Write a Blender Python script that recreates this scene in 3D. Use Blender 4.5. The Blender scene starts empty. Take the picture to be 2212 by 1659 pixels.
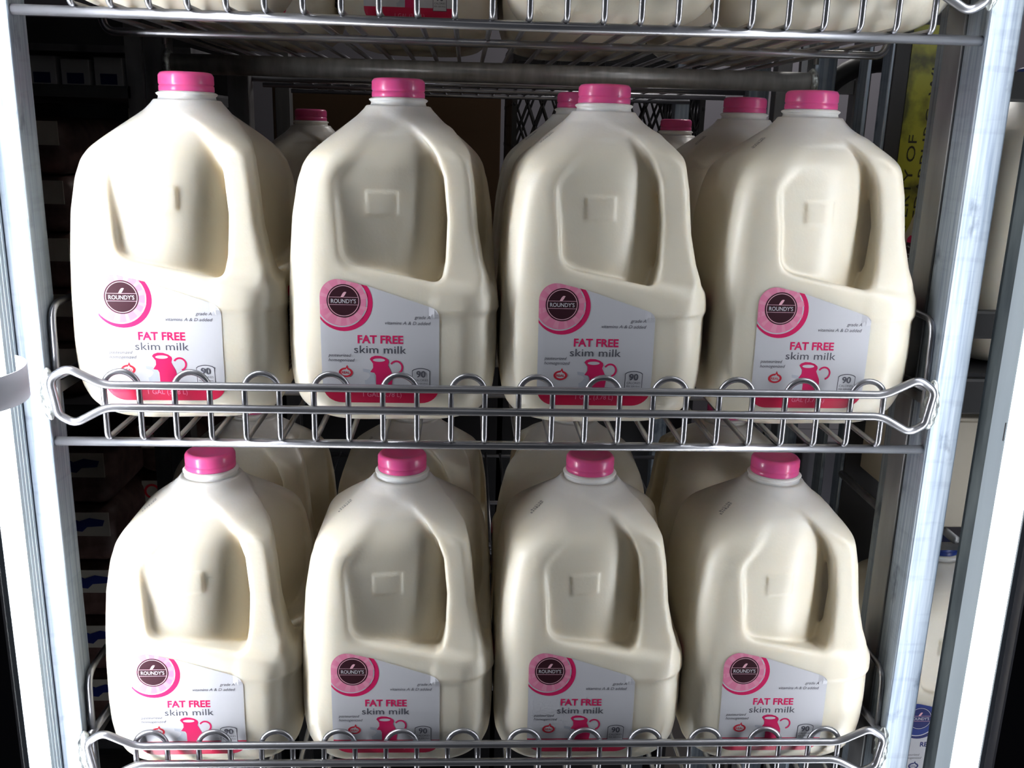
import bpy, bmesh, math, random
import numpy as np
from mathutils import Vector, Matrix
random.seed(7)
sc = bpy.context.scene
COL = sc.collection

# ---------------------------------------------------------------- camera
F_PX, YAW, PITCH, ROLL = 2047.96, -.0535, .2612, .0271
CAM = Vector((-.0293, -.6832, .2288))
cy_, sy_ = math.cos(YAW), math.sin(YAW)
cp_, sp_ = math.cos(PITCH), math.sin(PITCH)
R0 = Vector((cy_, sy_, 0)); FH = Vector((-sy_, cy_, 0))
FW = FH * cp_ - Vector((0, 0, sp_)); U0 = FH * sp_ + Vector((0, 0, cp_))
RR = R0 * math.cos(ROLL) + U0 * math.sin(ROLL)
UU = U0 * math.cos(ROLL) - R0 * math.sin(ROLL)
cd = bpy.data.cameras.new('camera'); cam = bpy.data.objects.new('camera', cd); COL.objects.link(cam)
cd.sensor_fit = 'HORIZONTAL'; cd.sensor_width = 36; cd.lens = F_PX * 36 / 2212
cd.clip_start = .02; cd.clip_end = 50
M = Matrix((RR, UU, -FW)).transposed().to_4x4(); M.translation = CAM
cam.matrix_world = M
sc.camera = cam

# ---------------------------------------------------------------- light
LEFT_STRIP, RIGHT_STRIP = 42.0, 13.0
sc.view_settings.view_transform = 'Standard'; sc.view_settings.look = 'None'
sc.view_settings.gamma = 1; sc.view_settings.use_curve_mapping = False
sc.view_settings.exposure = 0.0
w = bpy.data.worlds.new('world'); sc.world = w; w.use_nodes = True
w.node_tree.nodes['Background'].inputs[0].default_value = (.75, .82, 1, 1)
w.node_tree.nodes['Background'].inputs[1].default_value = .04
def area(name, loc, target, sx, sy, power, col):
    l = bpy.data.lights.new(name, 'AREA'); l.shape = 'RECTANGLE'; l.size = sx; l.size_y = sy
    l.energy = power; l.color = col
    o = bpy.data.objects.new(name, l); COL.objects.link(o); o.location = loc
    o.rotation_euler = (Vector(target) - Vector(loc)).to_track_quat('-Z', 'Y').to_euler()
    return o
area('store_ceiling_light', (.2, -2.2, 2.0), (0, 0, 0), 1.8, .5, 2.2, (1, .97, .93))
area('cooler_rear_fill', (.75, 1.25, 1.12), (.5, 1.1, -1), .9, .12, 9.0, (1, .97, .93))  # added unseen fill lamp that lightens the rear right of the cooler
sc.cycles.max_bounces = 10; sc.cycles.diffuse_bounces = 5; sc.cycles.glossy_bounces = 5
sc.cycles.caustics_reflective = False; sc.cycles.caustics_refractive = False
sc.cycles.sample_clamp_indirect = 4
sc.cycles.use_denoising = True

# ---------------------------------------------------------------- materials
def mat(name, col=(.5, .5, .5), rough=.5, metal=0, **kw):
    m = bpy.data.materials.new(name); m.use_nodes = True
    b = m.node_tree.nodes['Principled BSDF']
    b.inputs['Base Color'].default_value = (*col, 1); b.inputs['Roughness'].default_value = rough
    b.inputs['Metallic'].default_value = metal
    for k, v in kw.items():
        b.inputs[k.replace('_', ' ')].default_value = v
    return m
def nodes(m):
    nt = m.node_tree; return nt, nt.nodes, nt.links, nt.nodes['Principled BSDF']
def noise_mix(m, c1, c2, scale=(1, 1, 1), nscale=20, lo=.4, hi=.6, detail=4, rough=None, bump=0):
    nt, N, L, b = nodes(m)
    tc = N.new('ShaderNodeTexCoord'); mp = N.new('ShaderNodeMapping'); nz = N.new('ShaderNodeTexNoise'); cr = N.new('ShaderNodeValToRGB')
    mp.inputs['Scale'].default_value = scale; nz.inputs['Scale'].default_value = nscale; nz.inputs['Detail'].default_value = detail
    L.new(tc.outputs['Object'], mp.inputs[0]); L.new(mp.outputs[0], nz.inputs['Vector']); L.new(nz.outputs[0], cr.inputs[0])
    cr.color_ramp.elements[0].position = lo; cr.color_ramp.elements[0].color = (*c1, 1)
    cr.color_ramp.elements[1].position = hi; cr.color_ramp.elements[1].color = (*c2, 1)
    L.new(cr.outputs[0], b.inputs['Base Color'])
    if rough:
        mr = N.new('ShaderNodeMapRange'); mr.inputs[3].default_value = rough[0]; mr.inputs[4].default_value = rough[1]
        L.new(nz.outputs[0], mr.inputs[0]); L.new(mr.outputs[0], b.inputs['Roughness'])
    if bump:
        bp = N.new('ShaderNodeBump'); bp.inputs['Strength'].default_value = bump; bp.inputs['Distance'].default_value = .002
        L.new(nz.outputs[0], bp.inputs['Height']); L.new(bp.outputs[0], b.inputs['Normal'])
    return m

M_milk = mat('milk_filled_plastic', (.90, .80, .64), .36)
def setup_milk(m, base):
    nt, N, L, b = nodes(m)
    b.inputs['Base Color'].default_value = (*base, 1)
    b.inputs['Subsurface Weight'].default_value = 1.0
    b.inputs['Subsurface Radius'].default_value = (1.0, .80, .58)
    b.inputs['Subsurface Scale'].default_value = .008
    b.subsurface_method = 'BURLEY'
    b.inputs['IOR'].default_value = 1.45
    b.inputs['Coat Weight'].default_value = .5; b.inputs['Coat Roughness'].default_value = .34
    tc = N.new('ShaderNodeTexCoord'); nz = N.new('ShaderNodeTexNoise'); nz.inputs['Scale'].default_value = 420
    L.new(tc.outputs['Object'], nz.inputs['Vector'])
    bp = N.new('ShaderNodeBump'); bp.inputs['Strength'].default_value = .25; bp.inputs['Distance'].default_value = .0004
    L.new(nz.outputs[0], bp.inputs['Height']); L.new(bp.outputs[0], b.inputs['Normal'])
setup_milk(M_milk, (.93, .86, .71))
# above the fill line the plastic is empty and whiter
nt, N, L, b = nodes(M_milk)
tc = N.new('ShaderNodeTexCoord'); sp = N.new('ShaderNodeSeparateXYZ'); mr = N.new('ShaderNodeMapRange'); mr.interpolation_type = 'SMOOTHSTEP'
mr.inputs[1].default_value = .205; mr.inputs[2].default_value = .240
mx = N.new('ShaderNodeMix'); mx.data_type = 'RGBA'; mx.inputs[6].default_value = (.93, .86, .71, 1); mx.inputs[7].default_value = (.94, .91, .87, 1)
L.new(tc.outputs['Object'], sp.inputs[0]); L.new(sp.outputs[2], mr.inputs[0]); L.new(mr.outputs[0], mx.inputs[0]); L.new(mx.outputs[2], b.inputs['Base Color'])
M_neck = mat('empty_frosted_plastic', (.92, .92, .9), .3)
setup_milk(M_neck, (.96, .95, .93))
M_cap = mat('pink_plastic', (.93, .12, .37), .3, Subsurface_Weight=.3, Subsurface_Scale=.003, Coat_Weight=.3, Coat_Roughness=.15)
M_blue = mat('blue_plastic', (.02, .05, .28), .35)
M_lab = mat('label_paper_white', (.70, .70, .75), .33)
M_pinkr = mat('label_pink', (.87, .27, .44), .35)
nt, N, L, b = nodes(M_pinkr)
# sunburst segments printed on the pink roundel
M_pinkl = mat('label_pale_pink', (.92, .52, .62), .35)
M_pinkm = mat('label_mid_pink', (.89, .35, .50), .35)
M_mag = mat('label_magenta', (.76, .02, .14), .35)
M_red = mat('label_red', (.66, .01, .07), .35)
M_seal = mat('label_seal_red', (.75, .03, .06), .35)
M_brown = mat('label_dark_brown', (.045, .012, .02), .35)
M_ink = mat('label_grey_ink', (.10, .10, .13), .4)
M_lgrey = mat('label_light_grey', (.55, .58, .66), .4)
M_navy = mat('label_navy', (.02, .03, .17), .35)
M_stamp = mat('date_ink', (.12, .12, .14), .5)
M_wire = mat('zinc_steel_wire', (.48, .48, .51), .33, .92)
noise_mix(M_wire, (.36, .36, .385), (.46, .46, .49), (1, 1, 1), 25, .3, .7, rough=(.26, .36))
M_pipe = mat('steel_pipe', (.4, .4, .4), .35, .5)
noise_mix(M_pipe, (.36, .35, .34), (.55, .54, .52), (4, 1, 1), 30, .3, .7, rough=(.25, .45))
M_alu = mat('brushed_aluminium', (.6, .63, .68), .5, .7)
def setup_alu(m):
    nt, N, L, b = nodes(m)
    tc = N.new('ShaderNodeTexCoord')
    def nz(scale, ns, det=5):
        mp = N.new('ShaderNodeMapping'); mp.inputs['Scale'].default_value = scale
        n = N.new('ShaderNodeTexNoise'); n.inputs['Scale'].default_value = ns; n.inputs['Detail'].default_value = det
        L.new(tc.outputs['Object'], mp.inputs[0]); L.new(mp.outputs[0], n.inputs['Vector']); return n
    def ramp(src, a, ca, bb, cb):
        r = N.new('ShaderNodeValToRGB'); r.color_ramp.elements[0].position = a; r.color_ramp.elements[0].color = (*ca, 1)
        r.color_ramp.elements[1].position = bb; r.color_ramp.elements[1].color = (*cb, 1); L.new(src.outputs[0], r.inputs[0]); return r
    def mix(a, bsock, f, mode='MULTIPLY'):
        x = N.new('ShaderNodeMix'); x.data_type = 'RGBA'; x.blend_type = mode; x.inputs[0].default_value = f
        L.new(a.outputs[-1] if a.type == 'MIX' else a.outputs[0], x.inputs[6]); L.new(bsock.outputs[0], x.inputs[7]); return x
    streak = ramp(nz((60, 60, 1.6), 6), .3, (.22, .27, .34), .7, (.44, .49, .55))
    cross = ramp(nz((6, 6, 40), 3), .36, (.55, .56, .58), .46, (1, 1, 1))
    blot = ramp(nz((1, 1, .6), 42, 8), .30, (.35, .37, .40), .40, (1, 1, 1))
    m1 = mix(streak, cross, .22)
    x = N.new('ShaderNodeMix'); x.data_type = 'RGBA'; x.blend_type = 'MULTIPLY'; x.inputs[0].default_value = .8
    L.new(m1.outputs[2], x.inputs[6]); L.new(blot.outputs[0], x.inputs[7])
    L.new(x.outputs[2], b.inputs['Base Color'])
    n = nz((90, 90, 3), 8); mr = N.new('ShaderNodeMapRange'); mr.inputs[3].default_value = .38; mr.inputs[4].default_value = .6
    L.new(n.outputs[0], mr.inputs[0]); L.new(mr.outputs[0], b.inputs['Roughness'])
    bp = N.new('ShaderNodeBump'); bp.inputs['Strength'].default_value = .15; bp.inputs['Distance'].default_value = .0005
    L.new(n.outputs[0], bp.inputs['Height']); L.new(bp.outputs[0], b.inputs['Normal'])
setup_alu(M_alu)
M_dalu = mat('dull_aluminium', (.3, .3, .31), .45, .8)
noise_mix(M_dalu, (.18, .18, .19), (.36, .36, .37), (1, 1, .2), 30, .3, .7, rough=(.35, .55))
M_weld = mat('weld_metal', (.45, .47, .46), .4, .85)
noise_mix(M_weld, (.22, .23, .23), (.62, .66, .64), (1, 1, 1), 220, .35, .6, rough=(.25, .55), bump=.6)
M_strip = bpy.data.materials.new('led_diffuser_bright'); M_strip.use_nodes = True
M_strip2 = bpy.data.materials.new('led_diffuser'); M_strip2.use_nodes = True
for m_, s_ in ((M_strip, LEFT_STRIP), (M_strip2, RIGHT_STRIP)):
    b_ = m_.node_tree.nodes['Principled BSDF']
    b_.inputs['Base Color'].default_value = (.9, .9, .9, 1)
    b_.inputs['Emission Color'].default_value = (.93, .96, 1, 1); b_.inputs['Emission Strength'].default_value = s_
M_mull = mat('door_frame_metal', (.24, .27, .28), .42, .7)
noise_mix(M_mull, (.12, .14, .15), (.28, .31, .31), (1, 1, .25), 40, .35, .7, rough=(.35, .55))
M_mull2 = mat('door_frame_light_metal', (.4, .45, .49), .4, .3)
noise_mix(M_mull2, (.48, .55, .60), (.62, .69, .74), (1, 1, .1), 30, .3, .7, rough=(.3, .5))
M_black = mat('black_gasket', (.012, .012, .018), .5)
M_blackp = mat('black_crate_plastic', (.012, .012, .014), .45)
M_dark = mat('dark_panel', (.05, .05, .055), .6)
M_wall = mat('cooler_wall', (.26, .25, .29), .6)
M_floor = mat('cooler_floor', (.12, .11, .11), .8)
M_card = mat('brown_cardboard', (.15, .09, .05), .85)
M_tan = mat('cream_cardboard', (.62, .56, .46), .7)
M_pulp = mat('brown_bag', (.13, .07, .055), .5)
noise_mix(M_pulp, (.07, .035, .03), (.16, .09, .08), (1, 1, 1), 60, .3, .7)
M_band = mat('pale_band', (.50, .47, .42), .5)
M_yel = mat('yellow_tape', (.62, .62, .03), .45)
noise_mix(M_yel, (.10, .10, .02), (.42, .42, .04), (1, 1, 1), 24, .36, .5)
M_tink = mat('tape_black_ink', (.02, .02, .01), .5)
M_white = mat('white_carton', (.62, .64, .68), .5)
M_tag = mat('grey_paper_tag', (.62, .62, .70), .5)

# ---------------------------------------------------------------- helpers
def link(o, parent=None):
    COL.objects.link(o)
    if parent: o.parent = parent
    return o
def mesh_obj(name, verts, faces, mats, parent=None, mi=None, smooth=False):
    me = bpy.data.meshes.new(name); me.from_pydata([tuple(v) for v in verts], [], [tuple(f) for f in faces])
    for m in (mats if isinstance(mats, (list, tuple)) else [mats]): me.materials.append(m)
    if mi is not None: me.polygons.foreach_set('material_index', np.array(mi, np.int32))
    if smooth: me.polygons.foreach_set('use_smooth', [True] * len(me.polygons))
    me.update()
    return link(bpy.data.objects.new(name, me), parent)
def bm_obj(name, bm, m, parent=None, smooth=False):
    me = bpy.data.meshes.new(name); bmesh.ops.recalc_face_normals(bm, faces=bm.faces[:]); bm.to_mesh(me); bm.free()
    for x in (m if isinstance(m, (list, tuple)) else [m]): me.materials.append(x)
    if smooth: me.polygons.foreach_set('use_smooth', [True] * len(me.polygons))
    return link(bpy.data.objects.new(name, me), parent)
def empty(name, loc, label, cat, group=None, rz=0):
    o = bpy.data.objects.new(name, None); COL.objects.link(o); o.location = loc; o.rotation_euler.z = rz
    o.empty_display_size = .02
    o['label'] = label; o['category'] = cat
    if group: o['group'] = group
    return o
def tag(o, label, cat, group=None):
    o['label'] = label; o['category'] = cat
    if group: o['group'] = group
    return o
def struct(o): o['kind'] = 'structure'; return o
def box(bm, x0, x1, y0, y1, z0, z1, bev=0, seg=2):
    r = bmesh.ops.create_cube(bm, size=1)
    vs = r['verts']
    for v in vs:
        v.co = Vector(((x0 + x1) / 2 + v.co.x * (x1 - x0), (y0 + y1) / 2 + v.co.y * (y1 - y0), (z0 + z1) / 2 + v.co.z * (z1 - z0)))
    if bev:
        es = list({e for v in vs for e in v.link_edges})
        bmesh.ops.bevel(bm, geom=es, offset=bev, segments=seg, affect='EDGES', profile=.5)
    return vs
def fillet(pts, rad, n=6):
    pts = [Vector(p) for p in pts]; out = [pts[0]]
    for i in range(1, len(pts) - 1):
        a, b_, c = pts[i - 1], pts[i], pts[i + 1]
        d1 = (a - b_); d2 = (c - b_); l1, l2 = d1.length, d2.length
        d1.normalize(); d2.normalize()
        ang = d1.angle(d2)
        if ang > 3.1: out.append(b_); continue
        r = rad[i] if isinstance(rad, (list, tuple)) else rad
        t = min(r / math.tan(ang / 2), l1 * .48, l2 * .48); p1 = b_ + d1 * t; p2 = b_ + d2 * t
        for k in range(n + 1):
            s = k / n; out.append(p1 * (1 - s) ** 2 + b_ * 2 * s * (1 - s) + p2 * s * s)
    out.append(pts[-1]); return out
def tube(bm, pts, r, n=12, closed=False, cap=True):
    pts = [Vector(p) for p in pts]
    q = [pts[0]]
    for p in pts[1:]:
        if (p - q[-1]).length > 1e-6: q.append(p)
    pts = q
    if closed and (pts[0] - pts[-1]).length < 1e-6: pts.pop()
    m = len(pts); tang = []
    for i in range(m):
        if closed: t = pts[(i + 1) % m] - pts[i - 1]
        else: t = pts[min(i + 1, m - 1)] - pts[max(i - 1, 0)]
        tang.append(t.normalized())
    up = Vector((0, 0, 1)) if abs(tang[0].z) < .9 else Vector((1, 0, 0))
    nrm = (up - tang[0] * up.dot(tang[0])).normalized()
    rings = []
    for i in range(m):
        if i:
            nrm = (nrm - tang[i] * nrm.dot(tang[i])).normalized()
        bi = tang[i].cross(nrm)
        rr = r[i] if isinstance(r, (list, tuple)) else r
        rings.append([bm.verts.new(pts[i] + (nrm * math.cos(2 * math.pi * k / n) + bi * math.sin(2 * math.pi * k / n)) * rr) for k in range(n)])
    for i in range(m if closed else m - 1):
        a, b_ = rings[i], rings[(i + 1) % m]
        off = 0
        if closed and i == m - 1:
            off = min(range(n), key=lambda o: (a[0].co - b_[o].co).length)
        for k in range(n):
            bm.faces.new((a[k], a[(k + 1) % n], b_[(k + 1 + off) % n], b_[(k + off) % n]))
    if cap and not closed:
        bm.faces.new(rings[0][::-1]); bm.faces.new(rings[-1])
def lathe(prof, n=64, rib=None):
    vs, fs = [], []
    for j, (r, z) in enumerate(prof):
        for k in range(n):
            rr = r
            if rib and rib[0] <= j <= rib[1]: rr = r + (rib[2] if k % 2 else 0)
            a = 2 * math.pi * k / n; vs.append((rr * math.cos(a), rr * math.sin(a), z))
    for j in range(len(prof) - 1):
        for k in range(n):
            fs.append((j * n + k, j * n + (k + 1) % n, (j + 1) * n + (k + 1) % n, (j + 1) * n + k))
    fs.append(tuple(range(n))[::-1]); fs.append(tuple((len(prof) - 1) * n + k for k in range(n)))
    return vs, fs
def dup(root, loc, rz=0, label=None, group=None, skip=()):
    c = root.copy(); COL.objects.link(c); c.location = loc; c.rotation_euler.z = rz
    if label: c['label'] = label
    if group: c['group'] = group
    for ch in kids[root.name]:
        if ch.name.split('.')[0] in skip: continue
        k = ch.copy(); COL.objects.link(k); k.parent = c
    return c
kids = {}

# ---------------------------------------------------------------- milk jug shape (implicit surface -> mesh)
PZ = np.array([-.02, 0, .004, .010, .018, .030, .045, .065, .10, .13, .16, .185, .197, .205, .213, .222, .232, .240, .246, .30])
PW = np.array([.030, .050, .062, .070, .0755, .0795, .0812, .0818, .0812, .0798, .0775, .0735, .0695, .0640, .0550, .0440, .0320, .0240, .0225, .0225])
def smooth_profile():
    zz = np.linspace(-.02, .30, 1601); ww = np.interp(zz, PZ, PW)
    k = np.exp(-.5 * (np.arange(-30, 31) / 11.0) ** 2); k /= k.sum()
    wp = np.pad(ww, 30, mode='edge'); ww = np.convolve(wp, k, 'valid') * np.interp(zz, [.19, .23], [.970, 1.0])
    return zz, ww
ZZ, WW = smooth_profile()
def smax(a, b, k):
    h = np.clip(.5 + .5 * (a - b) / k, 0, 1); return b * (1 - h) + a * h + k * h * (1 - h)
def smin(a, b, k): return -smax(-a, -b, k)
def jug_f(x, y, z):
    wv = np.interp(z, ZZ, WW)
    r = np.minimum(wv * .98, .030)
    def rbox(hw, rad):
        qx = np.abs(x) - (hw - rad); qy = np.abs(y) - (hw - rad)
        return np.hypot(np.maximum(qx, 0), np.maximum(qy, 0)) + np.minimum(np.maximum(qx, qy), 0) - rad
    u = (x - y) / math.sqrt(2); v = np.abs(x + y) / math.sqrt(2)
    body = rbox(wv, r)
    slope = np.interp(z, ZZ, np.gradient(WW, ZZ)); body = body / np.sqrt(1 + slope ** 2)
    bottom = -z
    body = smax(body, bottom, .006)
    # grip recess
    zb = .1065 + .28 * v
    zt = np.where(v < .028, .209 + .026 * np.clip((v - .008) / .020, 0, 1), .235 - .92 * (v - .028))
    zone = smax(v - .0775, (zb - z) * .95, .011)
    zone = smax(zone, (z - zt) * .76, .006)
    zone = np.maximum(zone, .012 - u)
    sh = np.clip(.0775 - wv, 0, .03) * .62
    core = smax(smax(-y + .17 * x - .0648 + sh, x - .17 * y - .0648 + sh, .01), u - .0535, .014)
    tabm = np.minimum(np.minimum(x + .019, .004 - x), np.minimum(z - .1625, .1795 - z))
    core = core - .0011 * np.clip(tabm / .0012 + .5, 0, 1) * (y < 0)
    cut = smax(body, -zone, .008)
    corein = smax(body, core, .004)
    # handle
    wh = np.interp(z, [.0, .09, .112, .13, .152, .185, .200, .215, .227, .24], [.082, .0795, .0735, .0680, .0637, .0605, .0580, .0532, .0425, .030])
    rh = .008
    qx = x - (wh - rh); qy = -y - (wh - rh)
    outer = np.hypot(np.maximum(qx, 0), np.maximum(qy, 0)) + np.minimum(np.maximum(qx, qy), 0) - rh
    inn = np.interp(z, [.10, .13, .16, .19, .205, .23], [.034, .0395, .0405, .0375, .032, .015])
    ri = .008
    px = (inn + ri) - x; py = (inn + ri) + y
    inner = np.hypot(np.maximum(px, 0), np.maximum(py, 0)) + np.minimum(np.maximum(px, py), 0) - ri
    h = smax(outer, inner, .005)
    h = np.maximum(h, np.maximum(.095 - z, z - .224))
    h = smax(h, body + .0, .002)
    f = smin(cut, corein, .004)
    f = smin(f, h, .008)
    f = smax(f, z - .2415, .001)
    return f
def surface_nets(f, lo, step, shape):
    nx, ny, nz = shape
    xs = lo[0] + step * np.arange(nx); ys = lo[1] + step * np.arange(ny); zs = lo[2] + step * np.arange(nz)
    G = np.empty(shape, np.float32)
    X, Y = np.meshgrid(xs, ys, indexing='ij')
    for c in range(0, nz, 16):
        zc = zs[c:c + 16]
        G[:, :, c:c + 16] = f(X[:, :, None] + 0 * zc, Y[:, :, None] + 0 * zc, zc[None, None, :] + 0 * X[:, :, None])
    S = G < 0
    cnt = np.zeros((nx - 1, ny - 1, nz - 1), np.int8); acc = np.zeros((nx - 1, ny - 1, nz - 1, 3), np.float32)
    n_ = np.zeros((nx - 1, ny - 1, nz - 1), np.float32)
    for ax in range(3):
        sl0 = [slice(None)] * 3; sl1 = [slice(None)] * 3; sl0[ax] = slice(0, -1); sl1[ax] = slice(1, None)
        a = G[tuple(sl0)]; b_ = G[tuple(sl1)]; cr = (a < 0) != (b_ < 0)
        t = np.where(cr, a / np.where(cr, a - b_, 1), 0)
        o1, o2 = [k for k in range(3) if k != ax]
        for d1 in (0, 1):
            for d2 in (0, 1):
                s = [None] * 3; s[ax] = slice(None)
                s[o1] = slice(d1, d1 + G.shape[o1] - 1); s[o2] = slice(d2, d2 + G.shape[o2] - 1)
                c = cr[tuple(s)]; tt = t[tuple(s)]
                n_ += c; acc[..., ax] += np.where(c, tt, 0)
                acc[..., o1] += c * d1; acc[..., o2] += c * d2
    act = n_ > 0
    idx = -np.ones(act.shape, np.int64); ijk = np.argwhere(act); idx[act] = np.arange(len(ijk))
    P = (acc[act] / n_[act][:, None] + ijk) * step + np.array(lo)
    faces = []
    for ax in range(3):
        sl0 = [slice(None)] * 3; sl1 = [slice(None)] * 3; sl0[ax] = slice(0, -1); sl1[ax] = slice(1, None)
        a = S[tuple(sl0)]; b_ = S[tuple(sl1)]; cr = np.argwhere(a != b_)
        o1, o2 = (ax + 1) % 3, (ax + 2) % 3
        ok = (cr[:, o1] > 0) & (cr[:, o2] > 0) & (cr[:, o1] < G.shape[o1] - 1) & (cr[:, o2] < G.shape[o2] - 1); cr = cr[ok]
        ins = a[tuple(cr.T)]
        def cell(d1, d2):
            c = cr.copy(); c[:, o1] -= d1; c[:, o2] -= d2; return idx[tuple(c.T)]
        q = np.stack([cell(1, 1), cell(0, 1), cell(0, 0), cell(1, 0)], 1)
        q[~ins] = q[~ins][:, ::-1]
        faces.append(q)
    return P, np.concatenate(faces)
def grad(P, h=4e-4):
    x, y, z = P.T
    return np.stack([jug_f(x + h, y, z) - jug_f(x - h, y, z), jug_f(x, y + h, z) - jug_f(x, y - h, z), jug_f(x, y, z + h) - jug_f(x, y, z - h)], 1) / (2 * h)
STEP = .0017
P, Q = surface_nets(jug_f, (-.086, -.086, -.006), STEP, (102, 102, 148))
for _ in range(3):
    f0 = jug_f(*P.T); g = grad(P); g2 = (g ** 2).sum(1)
    P = P - np.clip(f0 / np.maximum(g2, .2), -STEP * .5, STEP * .5)[:, None] * g
me = bpy.data.meshes.new('jug_body')
me.vertices.add(len(P)); me.vertices.foreach_set('co', P.astype(np.float32).ravel())
me.loops.add(Q.size); me.loops.foreach_set('vertex_index', Q.astype(np.int32).ravel())
me.polygons.add(len(Q)); me.polygons.foreach_set('loop_start', np.arange(0, Q.size, 4, dtype=np.int32))
me.polygons.foreach_set('use_smooth', np.ones(len(Q), bool))
me.update(calc_edges=True); me.validate()
me.materials.append(M_milk)
BODY = me

def march(o, d, it=60):
    o = np.array(o, float); d = np.array(d, float); t = np.zeros(len(o))
    for _ in range(it):
        p = o + d * t[:, None]; t += np.maximum(jug_f(*p.T), -.001) * .7
    return o + d * t[:, None]

# ---------------------------------------------------------------- label art
def text_geo(s, x0, x1, zb, zt, shear=0, bold=0, spacing=1.0):
    cu = bpy.data.curves.new('t', 'FONT'); cu.body = s; cu.size = 1; cu.shear = shear; cu.offset = bold; cu.resolution_u = 3
    cu.space_character = spacing
    o = bpy.data.objects.new('t', cu); COL.objects.link(o)
    dg = bpy.context.evaluated_depsgraph_get()
    m_ = bpy.data.meshes.new_from_object(o.evaluated_get(dg))
    v = np.array([(a.co.x, a.co.y) for a in m_.vertices]); f = [tuple(p.vertices) for p in m_.polygons]
    bpy.data.objects.remove(o); bpy.data.curves.remove(cu); bpy.data.meshes.remove(m_)
    capH = .70
    xr = (v[:, 0].min(), v[:, 0].max())
    v = np.stack([x0 + (v[:, 0] - xr[0]) / (xr[1] - xr[0]) * (x1 - x0), zb + v[:, 1] / capH * (zt - zb)], 1)
    return v, f
class Sheet:
    def __init__(s): s.v, s.f, s.mi, s.mats, s.lay = [], [], [], [], []
    def add(s, v, f, m, lay):
        if m not in s.mats: s.mats.append(m)
        n = len(s.v); s.v += [tuple(p) for p in v]; s.lay += [lay] * len(v)
        s.f += [tuple(n + i for i in q) for q in f]; s.mi += [s.mats.index(m)] * len(f)
    def poly(s, pts, m, lay, cell=.004, holes=None):
        bm = bmesh.new(); vs = [bm.verts.new((p[0], p[1], 0)) for p in pts]
        if holes:
            hv = [bm.verts.new((p[0], p[1], 0)) for p in holes]
            n1, n2 = len(vs), len(hv)
            for i in range(n1):
                bm.faces.new((vs[i], vs[(i + 1) % n1], hv[(i + 1) % n1], hv[i]))
        else:
            bm.faces.new(vs); bmesh.ops.triangulate(bm, faces=bm.faces[:])
        xs = [p[0] for p in pts]; zs = [p[1] for p in pts]
        for ax, (a, b_) in enumerate(((min(xs), max(xs)), (min(zs), max(zs)))):
            k = math.floor(a / cell) + 1
            while k * cell < b_ and cell > 0:
                co = [0, 0, 0]; no = [0, 0, 0]; co[ax] = k * cell; no[ax] = 1
                bmesh.ops.bisect_plane(bm, geom=bm.verts[:] + bm.edges[:] + bm.faces[:], plane_co=co, plane_no=no); k += 1
        bm.verts.index_update()
        s.add([(v.co.x, v.co.y) for v in bm.verts], [[v.index for v in f.verts] for f in bm.faces], m, lay); bm.free()
    def text(s, t, x0, x1, zb, zt, m, lay, **k):
        v, f = text_geo(t, x0, x1, zb, zt, **k); s.add(v, f, m, lay)
    def ring(s, cx, cz, r0, r1, m, lay, n=48, a0=0, a1=360, sx=1):
        A = [math.radians(a0 + (a1 - a0) * i / n) for i in range(n + 1)]
        v = [(cx + sx * r0 * math.cos(a), cz + r0 * math.sin(a)) for a in A] + [(cx + sx * r1 * math.cos(a), cz + r1 * math.sin(a)) for a in A]
        s.add(v, [(i, i + 1, n + 2 + i, n + 1 + i) for i in range(n)], m, lay)
def circ(cx, cz, r, n=48): return [(cx + r * math.cos(2 * math.pi * i / n), cz + r * math.sin(2 * math.pi * i / n)) for i in range(n)]
def arc(cx, cz, r, a0, a1, n=10): return [(cx + r * math.cos(math.radians(a0 + (a1 - a0) * i / n)), cz + r * math.sin(math.radians(a0 + (a1 - a0) * i / n))) for i in range(n + 1)]
def clip_poly(pts, inside):
    """Sutherland-Hodgman of pts against convex polygon 'inside' (ccw)."""
    out = pts
    for i in range(len(inside)):
        a = inside[i]; b_ = inside[(i + 1) % len(inside)]
        def side(p): return (b_[0] - a[0]) * (p[1] - a[1]) - (b_[1] - a[1]) * (p[0] - a[0])
        new = []
        for j in range(len(out)):
            p, q = out[j - 1], out[j]; sp, sq = side(p), side(q)
            if (sp >= 0) != (sq >= 0):
                t = sp / (sp - sq); new.append((p[0] + (q[0] - p[0]) * t, p[1] + (q[1] - p[1]) * t))
            if sq >= 0: new.append(q)
        out = new
        if not out: break
    return out
OUT = ([(-.0520, .0400)] + arc(-.038, .0350, .0138, 180, 270, 8) + arc(.022, .0352, .0138, 270, 360, 8) + [(.0358, .0450)] +
       arc(.0278, .0890, .0080, 0, 74, 8) + [(-.016, .1115)] + arc(-.0395, .1035, .0130, 78, 180, 10))
OUT = OUT[::1]
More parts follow.
